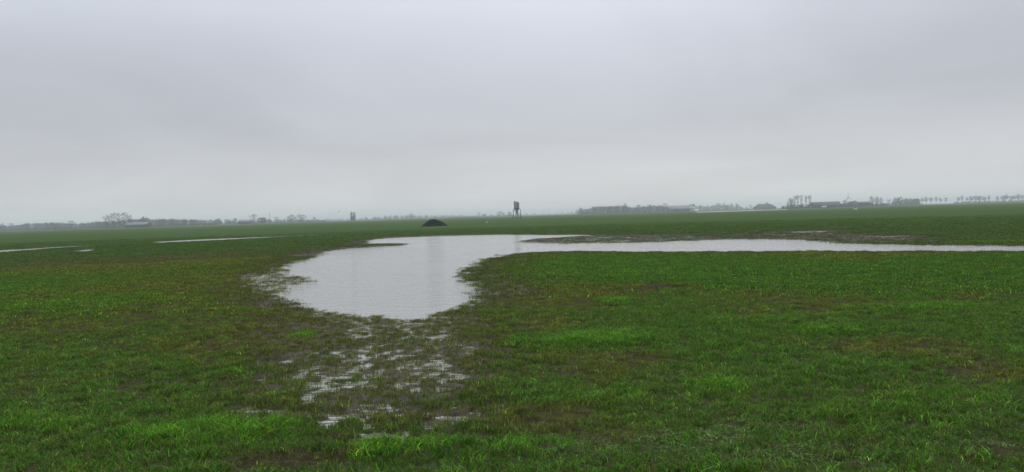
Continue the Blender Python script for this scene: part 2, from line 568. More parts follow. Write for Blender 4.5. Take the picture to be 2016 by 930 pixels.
# ------------------------------------------------------------------ standing water
def water_material():
    ma, n, l, b = material('flood_water')
    geo = N(n, 'ShaderNodeNewGeometry')

    def noise(scale, det, st):
        mp = N(n, 'ShaderNodeMapping'); mp.inputs['Scale'].default_value = st
        mp.inputs['Rotation'].default_value = (0, 0, math.radians(8))
        l.new(geo.outputs['Position'], mp.inputs['Vector'])
        t = N(n, 'ShaderNodeTexNoise'); t.inputs['Scale'].default_value = scale; t.inputs['Detail'].default_value = det
        l.new(mp.outputs[0], t.inputs['Vector'])
        return t.outputs['Fac']
    rip = noise(2.2, 3, (.8, 2.6, 1))
    gust = noise(.22, 3, (1, .8, 1))
    g = N(n, 'ShaderNodeMapRange'); l.new(gust, g.inputs['Value'])
    g.inputs['From Min'].default_value = .42; g.inputs['From Max'].default_value = .62
    g.inputs['To Min'].default_value = .30; g.inputs['To Max'].default_value = 1.0
    mm = N(n, 'ShaderNodeMath', operation='MULTIPLY'); l.new(rip, mm.inputs[0]); l.new(g.outputs[0], mm.inputs[1])
    bp = N(n, 'ShaderNodeBump'); bp.inputs['Strength'].default_value = .9; bp.inputs['Distance'].default_value = .075
    l.new(mm.outputs[0], bp.inputs['Height']); l.new(bp.outputs[0], b.inputs['Normal'])
    b.inputs['Base Color'].default_value = (.24, .235, .215, 1)
    b.inputs['Roughness'].default_value = .09
    b.inputs['IOR'].default_value = 3.4
    return ma


WATER = water_material()


def water_sheet(name, xa, xb, ya, yb, label):
    me = mesh_np(name, [(xa, ya, 0), (xb, ya, 0), (xb, yb, 0), (xa, yb, 0)], [0, 1, 2, 3], [4])
    return tag(link(name, me, WATER), label, kind='structure')


def bounds(poly, pad):
    return poly[:, 0].min() - pad, poly[:, 0].max() + pad, poly[:, 1].min() - pad, poly[:, 1].max() + pad


allp = np.concatenate([POND] + [w[0] for w in WET])
px0, px1, py0, py1 = bounds(allp, 1.0)
py1 = 69.0
water_sheet('pond', -14, 46, 3.2, py1, 'grey flood water lying in the meadow')
for k, nm in enumerate(('far_left_puddle', None, 'long_flood_strip', 'far_ditch', 'far_puddle', 'small_far_puddle')):
    if nm is None or k >= 4:
        continue
    q = DITCH[k]
    if k == 0:
        q = np.concatenate([q, DITCH[1]])
    xa, xb, ya, yb = bounds(q, .8)
    xb = min(xb, -14.2) if k in (0,) else xb
    ya = max(ya, 69.2) if k == 2 else ya
    water_sheet('flood_water', xa, xb, ya, yb, 'thin pale strip of flood water across the field')

# ------------------------------------------------------------------ grass
def blade_mesh(name, seed, count, radius, hmin, hmax, width, lean, segs=3, flat=0.0):
    r = np.random.default_rng(seed)
    V, Fc, S, SH = [], [], [], []
    for _ in range(count):
        sh = math.exp(r.normal(0, .42)); dead = 1.0 if r.random() < .10 else 0.0
        a = r.random() * 2 * math.pi
        q = radius * math.sqrt(r.random())
        bx, by = q * math.cos(a), q * math.sin(a)
        hgt = hmin + (hmax - hmin) * r.random() ** 1.3
        la = r.random() * 2 * math.pi
        le = lean * (.3 + r.random()) * hgt
        if r.random() < flat:
            le = hgt * 1.1; hgt *= .28
        wa = r.random() * math.pi
        wx, wy = math.cos(wa) * width * (.6 + .6 * r.random()), math.sin(wa) * width * (.6 + .6 * r.random())
        b0 = len(V)
        for s in range(segs + 1):
            t = s / segs
            z = hgt * (t - .28 * t * t * min(1, lean)) - .012 * (s == 0)
            ox, oy = le * t * t * math.cos(la), le * t * t * math.sin(la)
            k = .5 * (1 - .85 * t ** 1.6)
            if s < segs:
                V += [(bx + ox - wx * k, by + oy - wy * k, z), (bx + ox + wx * k, by + oy + wy * k, z)]
            else:
                V.append((bx + ox, by + oy, z))
        SH += [(sh, dead, 0, 1)] * (len(V) - b0)
        for s in range(segs - 1):
            i = b0 + 2 * s
            Fc += [i, i + 1, i + 3, i + 2]; S.append(4)
        i = b0 + 2 * (segs - 1)
        Fc += [i, i + 1, i + 2]; S.append(3)
    me = mesh_np(name, V, Fc, S)
    me.attributes.new('blade', 'FLOAT_COLOR', 'POINT').data.foreach_set('color', np.array(SH, dtype=np.float32).ravel())
    return me


def grass_material():
    ma, n, l, b = material('grass_blades')
    a = N(n, 'ShaderNodeAttribute', attribute_name='tint', attribute_type='INSTANCER')
    # paler dry tips and blade to blade variation
    geo = N(n, 'ShaderNodeNewGeometry')
    t = N(n, 'ShaderNodeTexNoise'); t.inputs['Scale'].default_value = 55; t.inputs['Detail'].default_value = 2
    l.new(geo.outputs['Position'], t.inputs['Vector'])
    r = N(n, 'ShaderNodeMapRange'); l.new(t.outputs['Fac'], r.inputs['Value'])
    r.inputs['From Min'].default_value = .3; r.inputs['From Max'].default_value = .7
    r.inputs['To Min'].default_value = .7; r.inputs['To Max'].default_value = 1.3
    s = N(n, 'ShaderNodeVectorMath', operation='SCALE')
    l.new(a.outputs['Color'], s.inputs[0]); l.new(r.outputs[0], s.inputs['Scale'])
    bl = N(n, 'ShaderNodeAttribute', attribute_name='blade')
    bs = N(n, 'ShaderNodeSeparateColor'); l.new(bl.outputs['Color'], bs.inputs[0])
    s2 = N(n, 'ShaderNodeVectorMath', operation='SCALE'); l.new(s.outputs[0], s2.inputs[0]); l.new(bs.outputs['Red'], s2.inputs['Scale'])
    mxd = N(n, 'ShaderNodeMix', data_type='RGBA'); l.new(bs.outputs['Green'], mxd.inputs[0])
    l.new(s2.outputs[0], mxd.inputs[6]); mxd.inputs[7].default_value = (.165, .150, .058, 1)
    s = mxd
    class _O: outputs = [mxd.outputs[2]]
    s = _O
    l.new(s.outputs[0], b.inputs['Base Color'])
    b.inputs['Roughness'].default_value = .55
    b.inputs['Specular IOR Level'].default_value = .08
    tr = N(n, 'ShaderNodeBsdfTranslucent'); l.new(s.outputs[0], tr.inputs['Color'])
    mx = N(n, 'ShaderNodeMixShader'); mx.inputs[0].default_value = .3
    l.new(b.outputs[0], mx.inputs[1]); l.new(tr.outputs[0], mx.inputs[2])
    l.new(mx.outputs[0], n['Material Output'].inputs['Surface'])
    return ma


GRASS = grass_material()


def scatter(name, label, meshes, x, y, z, rot, scl, kind, tint):
    col = bpy.data.collections.new(name + '_tufts')          # not linked to the scene: only a source of tuft shapes
    for k, me in enumerate(meshes):
        me.materials.append(GRASS)
        col.objects.link(bpy.data.objects.new('%s_tuft_%02d' % (name, k), me))
    pm = bpy.data.meshes.new(name)
    n = len(x)
    pm.vertices.add(n)
    pm.vertices.foreach_set('co', np.stack([x, y, z], -1).astype(np.float32).ravel())
    for nm, typ, arr, key in (('rot', 'FLOAT', rot, 'value'), ('scl', 'FLOAT', scl, 'value'), ('kindex', 'INT', kind, 'value'),
                              ('tint', 'FLOAT_COLOR', tint, 'color')):
        at_ = pm.attributes.new(nm, typ, 'POINT')
        at_.data.foreach_set(key, np.asarray(arr, dtype=np.int32 if typ == 'INT' else np.float32).ravel())
    pm.update()
    o = tag(link(name, pm), label, kind='stuff')
    ng = bpy.data.node_groups.new(name, 'GeometryNodeTree')
    ng.interface.new_socket('Geometry', in_out='INPUT', socket_type='NodeSocketGeometry')
    ng.interface.new_socket('Geometry', in_out='OUTPUT', socket_type='NodeSocketGeometry')
    g, l = ng.nodes, ng.links
    gi, go = g.new('NodeGroupInput'), g.new('NodeGroupOutput')
    ci = g.new('GeometryNodeCollectionInfo')
    ci.inputs['Collection'].default_value = col
    ci.inputs['Separate Children'].default_value = True
    ci.inputs['Reset Children'].default_value = True
    iop = g.new('GeometryNodeInstanceOnPoints')
    iop.inputs['Pick Instance'].default_value = True

    def attr(nm, typ):
        q = g.new('GeometryNodeInputNamedAttribute'); q.data_type = typ; q.inputs['Name'].default_value = nm
        return q.outputs['Attribute']
    cx = g.new('ShaderNodeCombineXYZ')
    l.new(attr('rot', 'FLOAT'), cx.inputs['Z'])
    l.new(gi.outputs[0], iop.inputs['Points'])
    l.new(ci.outputs[0], iop.inputs['Instance'])
    l.new(attr('kindex', 'INT'), iop.inputs['Instance Index'])
    l.new(cx.outputs[0], iop.inputs['Rotation'])
    l.new(attr('scl', 'FLOAT'), iop.inputs['Scale'])
    l.new(iop.outputs[0], go.inputs[0])
    md = o.modifiers.new('grass', 'NODES')
    md.node_group = ng
    return o


def sample_fan(d0, d1, per_m2, half=math.radians(41)):
    area = .5 * (d1 * d1 - d0 * d0) * 2 * half
    n = int(area * per_m2)
    d = np.sqrt(rng.random(n) * (d1 * d1 - d0 * d0) + d0 * d0)
    a = (rng.random(n) * 2 - 1) * half
    return d * np.sin(a), d * np.cos(a)


G_BASE = np.array((.068, .160, .015)); G_LUSH = np.array((.088, .235, .014)); G_OLIVE = np.array((.112, .146, .020)); G_BROWN = np.array((.082, .080, .024))
G_DEEP = np.array((.040, .125, .018))


def tints(fd):
    n = len(fd['d'])
    rnd = rng.random(n)
    # every tuft is lush, olive or plain on its own; the patches only shift the odds, so their rims stay ragged
    lu = sstep(.25, .95, fd['lush'] * 1.15 + .35 * fd['small'] + .5 * (rnd - .5))[:, None]
    ol = sstep(.25, .95, fd['olive'] * 1.05 + .45 * fd['small'] + .7 * (rng.random(n) - .5))[:, None] * (1 - lu)
    de = np.clip(fd['big'] + fd['mid'] * .6 + .3 * rng.normal(0, 1, n), 0, 1)[:, None] * .6
    c = G_BASE * (1 - de) + G_DEEP * de
    c = c * (1 - lu) + G_LUSH * lu
    c = c * (1 - ol) + G_OLIVE * ol
    w2 = np.clip(np.maximum(fd['wet'] * .58, fd['bare'] * .5) + .25 * (rng.random(n) - .5) * (fd['wet'] > .2), 0, 1)[:, None] * (1 - lu)
    c = c * (1 - w2) + G_BROWN * w2
    c = c * np.exp(rng.normal(0, .26, n))[:, None]
    c[:, 0] *= np.exp(rng.normal(0, .14, n))
    c *= 1.16
    return np.concatenate([c, np.ones((n, 1))], 1)


def keep_prob(fd):
    gaps = sstep(-.34, .02, .9 * fd['patchy'] + .35 * fd['small'] + .45 * fd['tiny'] + .15 * fd['mid'] + .42 * fd['lush'] - .34 * fd['olive'] - .2 * fd['wet'] + .15)
    p = gaps * (1 - .93 * fd['bare'])
    hh = fd['h']
    wade = .8 * np.exp(-((hh / .022) ** 2)) * sstep(-.2, .3, fd['small'] + .6 * fd['tiny'] + .15) + .34 * (hh > -.024)
    p = np.where(hh > .004, np.maximum(p, .55 * fd['wet'] * (1 - fd['bare'])), np.where(hh > -.045, wade, 0))
    return p


def make_grass():
    lush_m = [blade_mesh('lush_tuft', 100 + k, 34, .070, .025, .068, .0056, 1.15, 3, .15) for k in range(6)]
    short_m = [blade_mesh('short_tuft', 200 + k, 26, .060, .014, .043, .0056, 1.15, 3, .35) for k in range(6)]
    wet_m = [blade_mesh('wet_tuft', 300 + k, 18, .050, .020, .060, .0050, .4, 2, .15) for k in range(5)]
    leaf_m = [blade_mesh('leaf_litter', 700 + k, 16, .060, .020, .040, .0085, 1.0, 2, .85) for k in range(4)]
    # near meadow
    x, y = sample_fan(2.6, 15, 400)
    fd = field(x, y)
    k = rng.random(len(x)) < keep_prob(fd)
    x, y = x[k], y[k]
    fd = {q: v[k] for q, v in fd.items()}
    n = len(x)
    u = rng.random(n)
    kind = np.where(u < .25 + .75 * fd['lush'], rng.integers(0, 6, n), 6 + rng.integers(0, 6, n))
    wetb = (rng.random(n) < fd['wet'] * .85) | (fd['h'] < .012)
    kind = np.where(wetb, 12 + rng.integers(0, 5, n), kind)
    pale = patch(LEAVES, x, y, fd['mid'] + .4 * fd['small'], fd['small'] * .6)
    lf = (rng.random(n) < pale * .85) & ~wetb
    kind = np.where(lf, 17 + rng.integers(0, 4, n), kind)
    tn = tints(fd)
    tn[lf, :3] = tn[lf, :3] * .35 + np.array((.105, .165, .055)) * np.exp(rng.normal(0, .25, int(lf.sum())))[:, None]
    scl = (.75 + .5 * rng.random(n)) * (1 + .10 * fd['lush']) * (1 - .15 * fd['olive'])
    scatter('meadow_grass', 'short uneven green and olive grass of the near meadow', lush_m + short_m + wet_m + leaf_m, x, y, np.maximum(fd['h'], -.02),
            rng.random(n) * 6.283, scl, kind, tn)
    # middle distance: broader tufts
    mid_m = [blade_mesh('mid_tuft', 400 + k, 34, .13, .016, .055, .011, .9, 2, .3) for k in range(6)]
    mwet_m = [blade_mesh('mid_wet_tuft', 500 + k, 20, .09, .02, .065, .0095, .45, 2, .1) for k in range(5)]
    x, y = sample_fan(15, 38, 110)
    fd = field(x, y)
    k = rng.random(len(x)) < keep_prob(fd) * 1.0
    x, y = x[k], y[k]
    fd = {q: v[k] for q, v in fd.items()}
    n = len(x)
    kind = np.where((rng.random(n) < fd['wet'] * .8) | (fd['h'] < .012), 6 + rng.integers(0, 5, n), rng.integers(0, 6, n))
    scatter('distant_meadow_grass', 'grass around the flood water in the middle of the meadow', mid_m + mwet_m, x, y, np.maximum(fd['h'], -.02),
            rng.random(n) * 6.283, .75 + .5 * rng.random(n), kind, tints(fd))
    far_m = [blade_mesh('far_tuft', 600 + k, 36, .34, .02, .06, .020, .9, 2, .3) for k in range(6)]
    x, y = sample_fan(38, 110, 14)
    fd = field(x, y)
    k = rng.random(len(x)) < keep_prob(fd) * (1 - .75 * sstep(60, 110, fd['d']))
    x, y = x[k], y[k]
    fd = {q: v[k] for q, v in fd.items()}
    n = len(x)
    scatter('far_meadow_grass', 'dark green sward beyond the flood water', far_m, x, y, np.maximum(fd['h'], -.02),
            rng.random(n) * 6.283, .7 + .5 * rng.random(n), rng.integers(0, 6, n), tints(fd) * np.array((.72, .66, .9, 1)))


make_grass()

# ------------------------------------------------------------------ heap
M_HEAP = plain('dark_soil', (.007, .010, .011), .95, .5, 4.0, bump=.6)
M_STEEL = plain('weathered_galvanised_steel', (.26, .27, .25), .55, .25, 1.3, .25)
M_STEEL_D = plain('dark_steel', (.045, .05, .05), .6, .3, 3)
M_BARK = plain('wet_bark', (.050, .044, .040), .9, .3, 2)
M_TWIG = plain('bare_twigs', (.050, .048, .049), .9, .35, .6)
M_IVY = plain('evergreen_foliage', (.034, .050, .030), .85, .4, .6)
M_ROOF = plain('dark_roof_tiles', (.075, .078, .085), .8, .25, .5)
M_ROOF_L = plain('pale_sheet_roof', (.14, .155, .175), .55, .12, .5)
M_WALL = plain('brick_wall', (.13, .10, .085), .9, .25, 2)
M_WALL_D = plain('tarred_boards', (.05, .05, .055), .9, .25, 2)
M_WHITE = plain('white_paint', (.78, .79, .78), .6, .06, 2)
M_FEATHER = plain('white_feathers', (.80, .80, .78), .9, .06, 20)
M_BIRD = plain('dark_feathers', (.07, .065, .06), .9, .2, 20)
M_GLASS = plain('dark_panes', (.03, .035, .04), .15, .1, 3)


def heap():
    D = F * CAM_H / (446.5 - horizon_y(855))
    cx, cy = at(855, D)
    wid, hgt = metres(25.5, D), metres(14.3, D)
    n_, k_ = 28, 56
    V, Fc, S = [], [], []
    prof = lambda u: np.interp(u, [0, .12, .3, .5, .72, .9, 1.0, 1.08], [1, .985, .90, .70, .44, .19, .03, -.08])
    for i in range(n_ + 1):
        u = 1.08 * i / n_
        for j in range(k_):
            t = 2 * math.pi * j / k_
            rr = u * wid * (1 + .06 * math.sin(3 * t + 1) + .04 * math.sin(7 * t))
            x = rr * math.cos(t) - .12 * wid * (1 - u)
            y = rr * math.sin(t) * .8
            no = float(fbm(np.array([x * 1.3]), np.array([y * 1.3]), 3, 4)[0])
            V.append((x, y, hgt * float(prof(u)) + .22 * no * min(1, (1.08 - u) * 3) + .02))
    for i in range(n_):
        for j in range(k_):
            j2 = (j + 1) % k_
            Fc += [i * k_ + j, (i + 1) * k_ + j, (i + 1) * k_ + j2, i * k_ + j2]; S.append(4)
    o = link('soil_heap', mesh_np('soil_heap', V, Fc, S, True), M_HEAP)
    o.location = (cx, cy, .03)
    tag(o, 'dark cone-shaped heap of soil standing in the green field', 'heap')


heap()


def silo():
    D = F * CAM_H / (431.0 - horizon_y(1018))
    cx, cy = at(1018, D)
    s = metres(1, D)                      # metres per photo pixel at the silo
    root = thing('feed_silo', 'grey steel feed silo on four legs in the open field', 'silo', (cx, cy, .03))
    R = 5.0 * s
    zb, zt, zc = 19.5 * s, 32.0 * s, 11.0 * s
    prof = []
    nr = 10
    for i in range(nr):
        z0 = zb + (zt - zb) * i / nr; dz = (zt - zb) / nr
        prof += [(R, z0), (R * 1.012, z0 + dz * .5)]
    prof.append((R, zt))
    b = MB(); b.lathe(prof, 28); body = b.build('body', M_STEEL, root, True)
    b = MB(); b.lathe([(R * 1.015, zb - .35 * s), (R * 1.05, zb - .3 * s), (R * 1.05, zb + 1.2 * s), (R * 1.015, zb + 1.25 * s)], 28); b.build('rim', M_STEEL_D, body)
    b = MB(); b.lathe([(R * .99, zb), (R * .42, zc + 3.6 * s), (R * .30, zc), (.01, zc - .02)], 28); hop = b.build('hopper', M_STEEL, root, True)
    b = MB(); b.tube([(0, 0, zc), (0.1 * s, -.2 * s, zc - 1.2 * s), (.4 * s, -.3 * s, zc - 2.4 * s)], [R * .26, R * .2, R * .14], 10); b.build('outlet', M_STEEL_D, hop)
    b = MB(); b.lathe([(R * 1.03, zt - .05 * s), (R * .95, zt + .35 * s), (R * .30, zt + 1.4 * s), (.01, zt + 1.5 * s)], 28); roof = b.build('roof', M_STEEL, root, True)
    b = MB()
    b.tube([(-R * .55, -.2 * R, zt + .2 * s), (-R * .55, -.2 * R, zt + 2.6 * s)], [R * .40, R * .40], 12)
    b.build('hatch', M_STEEL, roof)
    b = MB(); b.tube([(-R * 1.02, -R * .35, zb - 6 * s), (-R * 1.02, -R * .35, zt + .8 * s), (-R * .75, -R * .3, zt + 1.8 * s)], [.10, .10, .10], 8); b.build('filler_pipe', M_STEEL_D, root)
    RL = 7.6 * s
    tops = []
    for q in range(4):
        a = math.radians(15 + 90 * q)
        lx, ly = RL * math.cos(a), RL * math.sin(a)
        b = MB()
        b.tube([(lx, ly, -.05), (lx * .98, ly * .98, 10 * s), (lx * .96, ly * .96, 18 * s)], [.17, .14, .13], 8)
        leg = b.build('leg', M_STEEL_D, root)
        b = MB(); b.tube([(lx * .96, ly * .96, 17.8 * s), (R * .98 * math.cos(a), R * .98 * math.sin(a), zb + 1.0 * s)], [.10, .10], 6); b.build('bracket', M_STEEL_D, leg)
        b = MB(); b.box(lx - .3, lx + .3, ly - .3, ly + .3, -.1, .12); b.build('foot', M_STEEL_D, leg)
        tops.append((lx, ly))
    for q in range(4):
        (ax, ay), (bx, by) = tops[q], tops[(q + 1) % 4]
        b = MB(); b.tube([(ax * .99, ay * .99, 6.2 * s), (bx * .99, by * .99, 6.2 * s)], [.06, .06], 6); b.build('crossbar', M_STEEL_D, root)
    # ladder
    a = math.radians(-70)
    lad = MB()
    for o_ in (-.22, .22):
        lad.tube([(R * 1.06 * math.cos(a) - o_ * math.sin(a), R * 1.06 * math.sin(a) + o_ * math.cos(a), zb - 2 * s),
                  (R * 1.06 * math.cos(a) - o_ * math.sin(a), R * 1.06 * math.sin(a) + o_ * math.cos(a), zt + .6 * s)], [.03, .03], 5)
    z = zb - 1.8 * s
    while z < zt + .4 * s:
        lad.tube([(R * 1.06 * math.cos(a) + .22 * math.sin(a), R * 1.06 * math.sin(a) - .22 * math.cos(a), z),
                  (R * 1.06 * math.cos(a) - .22 * math.sin(a), R * 1.06 * math.sin(a) + .22 * math.cos(a), z)], [.02, .02], 4)
        z += .35
    lad.build('ladder', M_STEEL_D, root)


silo()


# ------------------------------------------------------------------ trees
ENVELOPES = {
    'round': lambda t: math.sqrt(max(0, 1 - (2 * t - 1) ** 2)) * .95 + .05,
    'spread': lambda t: (.35 + .65 * min(1, t * 1.6)) * (1 if t < .7 else math.sqrt(max(0, 1 - ((t - .7) / .3) ** 2)) * .9 + .1),
    'vase': lambda t: (.22 + .78 * t ** .8) * (1 if t < .85 else 1 - (t - .85) * 2.6),
    'poplar': lambda t: min(1, .35 + 2.2 * t) * (1 if t < .6 else max(.05, 1 - ((t - .6) / .4) ** 1.6)),
    'lollipop': lambda t: math.sqrt(max(0, 1 - (2 * t - 1) ** 2)),
}


def tree_data(seed, env, clear, twigs, twig_len, twig_w, aspect, limbs=9, branches=70):
    """Unit tree one metre tall, crown of width aspect; returns trunk and crown (verts, faces)."""
    r = random.Random(seed)
    tr, cr_ = MB(), MB()
    top = .93
    lean = (r.uniform(-.03, .03), r.uniform(-.03, .03))
    tp = [(lean[0] * t * t + r.uniform(-.006, .006), lean[1] * t * t + r.uniform(-.006, .006), t * top * (.82 if env != 'poplar' else 1)) for t in (0, .15, .35, .55, .75, 1)]
    tp[0] = (0, 0, -.01)
    tr.tube(tp, [.028, .021, .017, .013, .009, .004], 7)

    def env_pt():
        for _ in range(60):
            t = r.random()
            w = ENVELOPES[env](t) * aspect / 2
            a = r.random() * 2 * math.pi
            q = math.sqrt(r.random())
            if r.random() < w / (aspect / 2) + .1:
                break
        return Vector((w * q * math.cos(a), w * q * math.sin(a), clear + (1 - clear) * t)), q

    def trunk_at(z):
        for i in range(len(tp) - 1):
            if tp[i][2] <= z <= tp[i + 1][2]:
                k = (z - tp[i][2]) / (tp[i + 1][2] - tp[i][2])
                return Vector(tp[i]).lerp(Vector(tp[i + 1]), k)
        return Vector(tp[-1])
    paths = []
    for i in range(limbs):
        t = (i + r.random()) / limbs
        w = ENVELOPES[env](min(.95, t * .8 + .15)) * aspect / 2 * r.uniform(.6, .95)
        a = i * 2.4 + r.uniform(-.5, .5)
        e = Vector((w * math.cos(a), w * math.sin(a), clear + (1 - clear) * min(.97, t * .75 + .22)))
        s0 = trunk_at(max(clear * .75, e.z - w * (1.3 if env != 'poplar' else 4)))
        mid_ = s0.lerp(e, .5) + Vector((r.uniform(-.02, .02), r.uniform(-.02, .02), r.uniform(-.04, .01)))
        q = [s0, s0.lerp(mid_, .55), mid_, mid_.lerp(e, .5) + Vector((0, 0, .012)), e]
        tr.tube(q, [.011, .009, .007, .005, .002], 5, cap=False)
        paths.append(q)
    bpaths = []
    for i in range(branches):
        e, q_ = env_pt()
        best = None
        for q in paths:
            for v in q[1:]:
                dd = (v - e).length + max(0, v.z - e.z) * .8
                if best is None or dd < best[0]:
                    best = (dd, v)
        s0 = best[1]
        mid_ = s0.lerp(e, .5) + Vector((r.uniform(-.015, .015), r.uniform(-.015, .015), r.uniform(-.02, .01)))
        cr_.tube([s0, mid_, e], [.0042, .003, .0012], 3, cap=False)
        bpaths.append((s0, mid_, e))
    for i in range(twigs):
        s0, mid_, e = r.choice(bpaths)
        t = r.random() ** .7
        p = s0.lerp(mid_, t * 2) if t < .5 else mid_.lerp(e, t * 2 - 1)
        dirv = ((e - s0).normalized() * .8 + Vector((r.gauss(0, .6), r.gauss(0, .6), r.gauss(.25, .5)))).normalized()
        L = twig_len * r.uniform(.5, 1.2)
        q = p + dirv * L
        sd = dirv.cross(Vector((r.gauss(0, 1), r.gauss(0, 1), r.gauss(0, 1)))).normalized() * twig_w
        cr_.add([p - sd, p + sd, p.lerp(q, .6) + sd * .7 + Vector((0, 0, L * .05)), q], [(0, 1, 2), (0, 2, 3)])
    return tr, cr_


TREE_KINDS = {}


def make_kind(key, n, **kw):
    TREE_KINDS[key] = []
    for i in range(n):
        tr, cr_ = tree_data(hash_seed(key, i), **kw)
        mt, mc = tr.mesh('trunk'), cr_.mesh('crown')
        mt.materials.append(M_BARK)
        mc.materials.append(M_IVY if key in ('poplar', 'dense') else M_TWIG)
        TREE_KINDS[key].append((mt, mc, tr, cr_))


def hash_seed(key, i):
    return sum(ord(c) * (k + 3) for k, c in enumerate(key)) * 17 + i * 101


make_kind('bare', 4, env='spread', clear=.18, twigs=800, twig_len=.10, twig_w=.0038, aspect=.85, limbs=9, branches=60)
make_kind('vase', 3, env='vase', clear=.30, twigs=600, twig_len=.09, twig_w=.0042, aspect=.50, limbs=8, branches=50)
make_kind('round', 4, env='round', clear=.10, twigs=1500, twig_len=.10, twig_w=.0080, aspect=.95, limbs=10, branches=90)
make_kind('dense', 3, env='round', clear=.05, twigs=1900, twig_len=.10, twig_w=.010, aspect=.95, limbs=9, branches=90)
make_kind('poplar', 2, env='poplar', clear=.04, twigs=1500, twig_len=.07, twig_w=.008, aspect=.32, limbs=14, branches=90)
make_kind('lollipop', 4, env='lollipop', clear=.42, twigs=800, twig_len=.09, twig_w=.0085, aspect=.62, limbs=7, branches=60)

tree_n = {}


def tree(px, ytop, dist, kind, label, width_px=None, group=None):
    x, y = at(px, dist)
    yb = horizon_y(px) + F * CAM_H / dist
    hgt = metres(yb - ytop, dist)
    lst = TREE_KINDS[kind]
    i = tree_n.get(kind, 0); tree_n[kind] = i + 1
    mt, mc, tr, cr_ = lst[i % len(lst)]
    asp = {'bare': .85, 'vase': .5, 'round': .95, 'dense': .95, 'poplar': .32, 'lollipop': .62}[kind]
    sx = hgt if width_px is None else metres(width_px, dist) / asp
    root = thing('poplar_tree' if kind == 'poplar' else ('leafy_tree' if kind == 'dense' else 'bare_tree'), label, 'tree', (x, y, 0), (i * 1.7) % 6.28, group)
    root.scale = (sx, sx, hgt)
    link('trunk', mt, None, root)
    link('crown', mc, None, root)
    return root


# left horizon
tree(4, 440, 1050, 'bare', 'bare tree poking above the wood at the left edge of the view')
tree(22, 439.5, 1050, 'bare', 'bare tree above the wood, second from the left edge of the view')
tree(141, 434.5, 1000, 'bare', 'small bare tree topping the low left wood, in line with the small far puddle')
BT = [(211, 422, 18), (223, 419, 18), (236, 419.5, 16), (246, 418, 14), (254, 420.5, 13)]
for (px, yt, w_), lb in zip(BT, ('leftmost tall bare tree of the clump behind the low grey barn', 'second tall bare tree from the left in the clump by the grey barn',
                                 'middle tall bare tree of the clump by the low grey barn', 'tallest bare tree of the clump by the low grey barn, fourth from left',
                                 'rightmost bare tree of the clump, rising over the grey barn roof')):
    tree(px, yt, 830, 'bare', lb, w_, 'tall bare trees by the grey barn')
tree(283, 427, 1000, 'round', 'broad round-topped tree behind the right end of the grey barn', 24)
tree(337, 430.5, 1100, 'round', 'small rounded tree on the wood edge right of the grey barn', 16)
tree(430, 430, 1100, 'dense', 'dense round tree left of the far shed, first of three', 15)
tree(448, 431.5, 1120, 'round', 'broad bare bush-like tree between two round trees left of far shed', 17)
tree(463, 430, 1100, 'dense', 'narrow round tree touching the left end of the far shed', 11)
tree(499, 422, 1250, 'bare', 'thin spreading bare tree behind the right end of the far shed', 18)
tree(518, 428, 1080, 'dense', 'dark dome-shaped tree just left of the thin mast', 27)
tree(546, 427, 1500, 'bare', 'faint bare tree just right of the thin mast', 12)
tree(574, 423.5, 1700, 'round', 'left half of the pale wide tree dome right of the mast', 24)
tree(592, 422.5, 1720, 'round', 'right half of the pale wide tree dome right of the mast', 26)
tree(619, 427, 1600, 'dense', 'small lone pointed tree left of the flying flock', 7)
tree(692.5, 417, 900, 'poplar', 'taller left spire of the lone pair of columnar poplars', 6.5, None)
tree(697.5, 417.5, 902, 'poplar', 'right spire of the lone pair of columnar poplars', 6.5, None)
for px, yt, lb in ((721, 427.5, 'first small far tree right of the poplars'), (738, 427, 'second small far tree right of the poplars'), (744, 427, 'third small far tree right of the poplars'),
                   (759, 425, 'taller small far tree at the left end of the pale low wood'), (810, 420.5, 'far tree standing out of the low pale wood left of the soil heap')):
    tree(px, yt, 1700, 'round', lb, 9)
tree(943, 418, 1900, 'bare', 'pale thin bare tree left of the feed silo, farthest from it', 9)
tree(953, 421, 1700, 'round', 'low rounded far tree left of the silo, next to the pale thin tree', 13)
tree(984, 416.5, 1900, 'round', 'tall pale rounded tree left of the silo, behind smaller ones', 15)
tree(992, 419.5, 1700, 'round', 'small rounded tree second left of the feed silo', 8)
tree(1003, 417.5, 1500, 'dense', 'dark rounded tree directly left of the feed silo legs', 11)
tree(1107, 417.5, 2300, 'bare', 'very faint lone tree on the horizon right of the silo', 7)
tree(1144, 409, 1250, 'dense', 'dark upright tree at the left end of the right-hand wood', 8)
tree(1231, 400.5, 1250, 'dense', 'pointed tree standing highest in the middle of the right-hand wood', 9)
tree(1258, 403.5, 1250, 'round', 'rounded tree right of the pointed one in the right-hand wood', 14)
tree(1281, 402.5, 1250, 'round', 'wide rounded tree left of the pale-roofed farm', 24)
tree(1309, 400.5, 1350, 'bare', 'faint bare tree at the left gable of the pale-roofed farm', 13)
tree(1363, 402, 1230, 'dense', 'broad dark tree at the right gable of the pale-roofed farm', 18)
tree(1378, 404.5, 1230, 'dense', 'lower dark tree right of the pale-roofed farm', 16)
tree(1413, 400.5, 1700, 'round', 'pale tall tree between the two farms, left of three', 18)
tree(1426, 400, 1720, 'vase', 'faint thin tree between the two farms', 9)
tree(1441, 400.5, 1400, 'round', 'left of two small round trees between the farms', 8)
tree(1451, 401, 1400, 'round', 'right of two small round trees between the farms', 10)
tree(1479, 403, 1300, 'bare', 'small bare tree at the left end of the small dark-roofed farmhouse', 9)
tree(1495, 401.5, 1320, 'bare', 'small bare tree behind the small dark-roofed farmhouse', 9)
tree(1509, 398, 1320, 'round', 'tallest tree over the small dark-roofed farmhouse', 10)
tree(1557, 390.5, 930, 'round', 'dense bare round tree left of the row of tall trees by the long barn', 19)
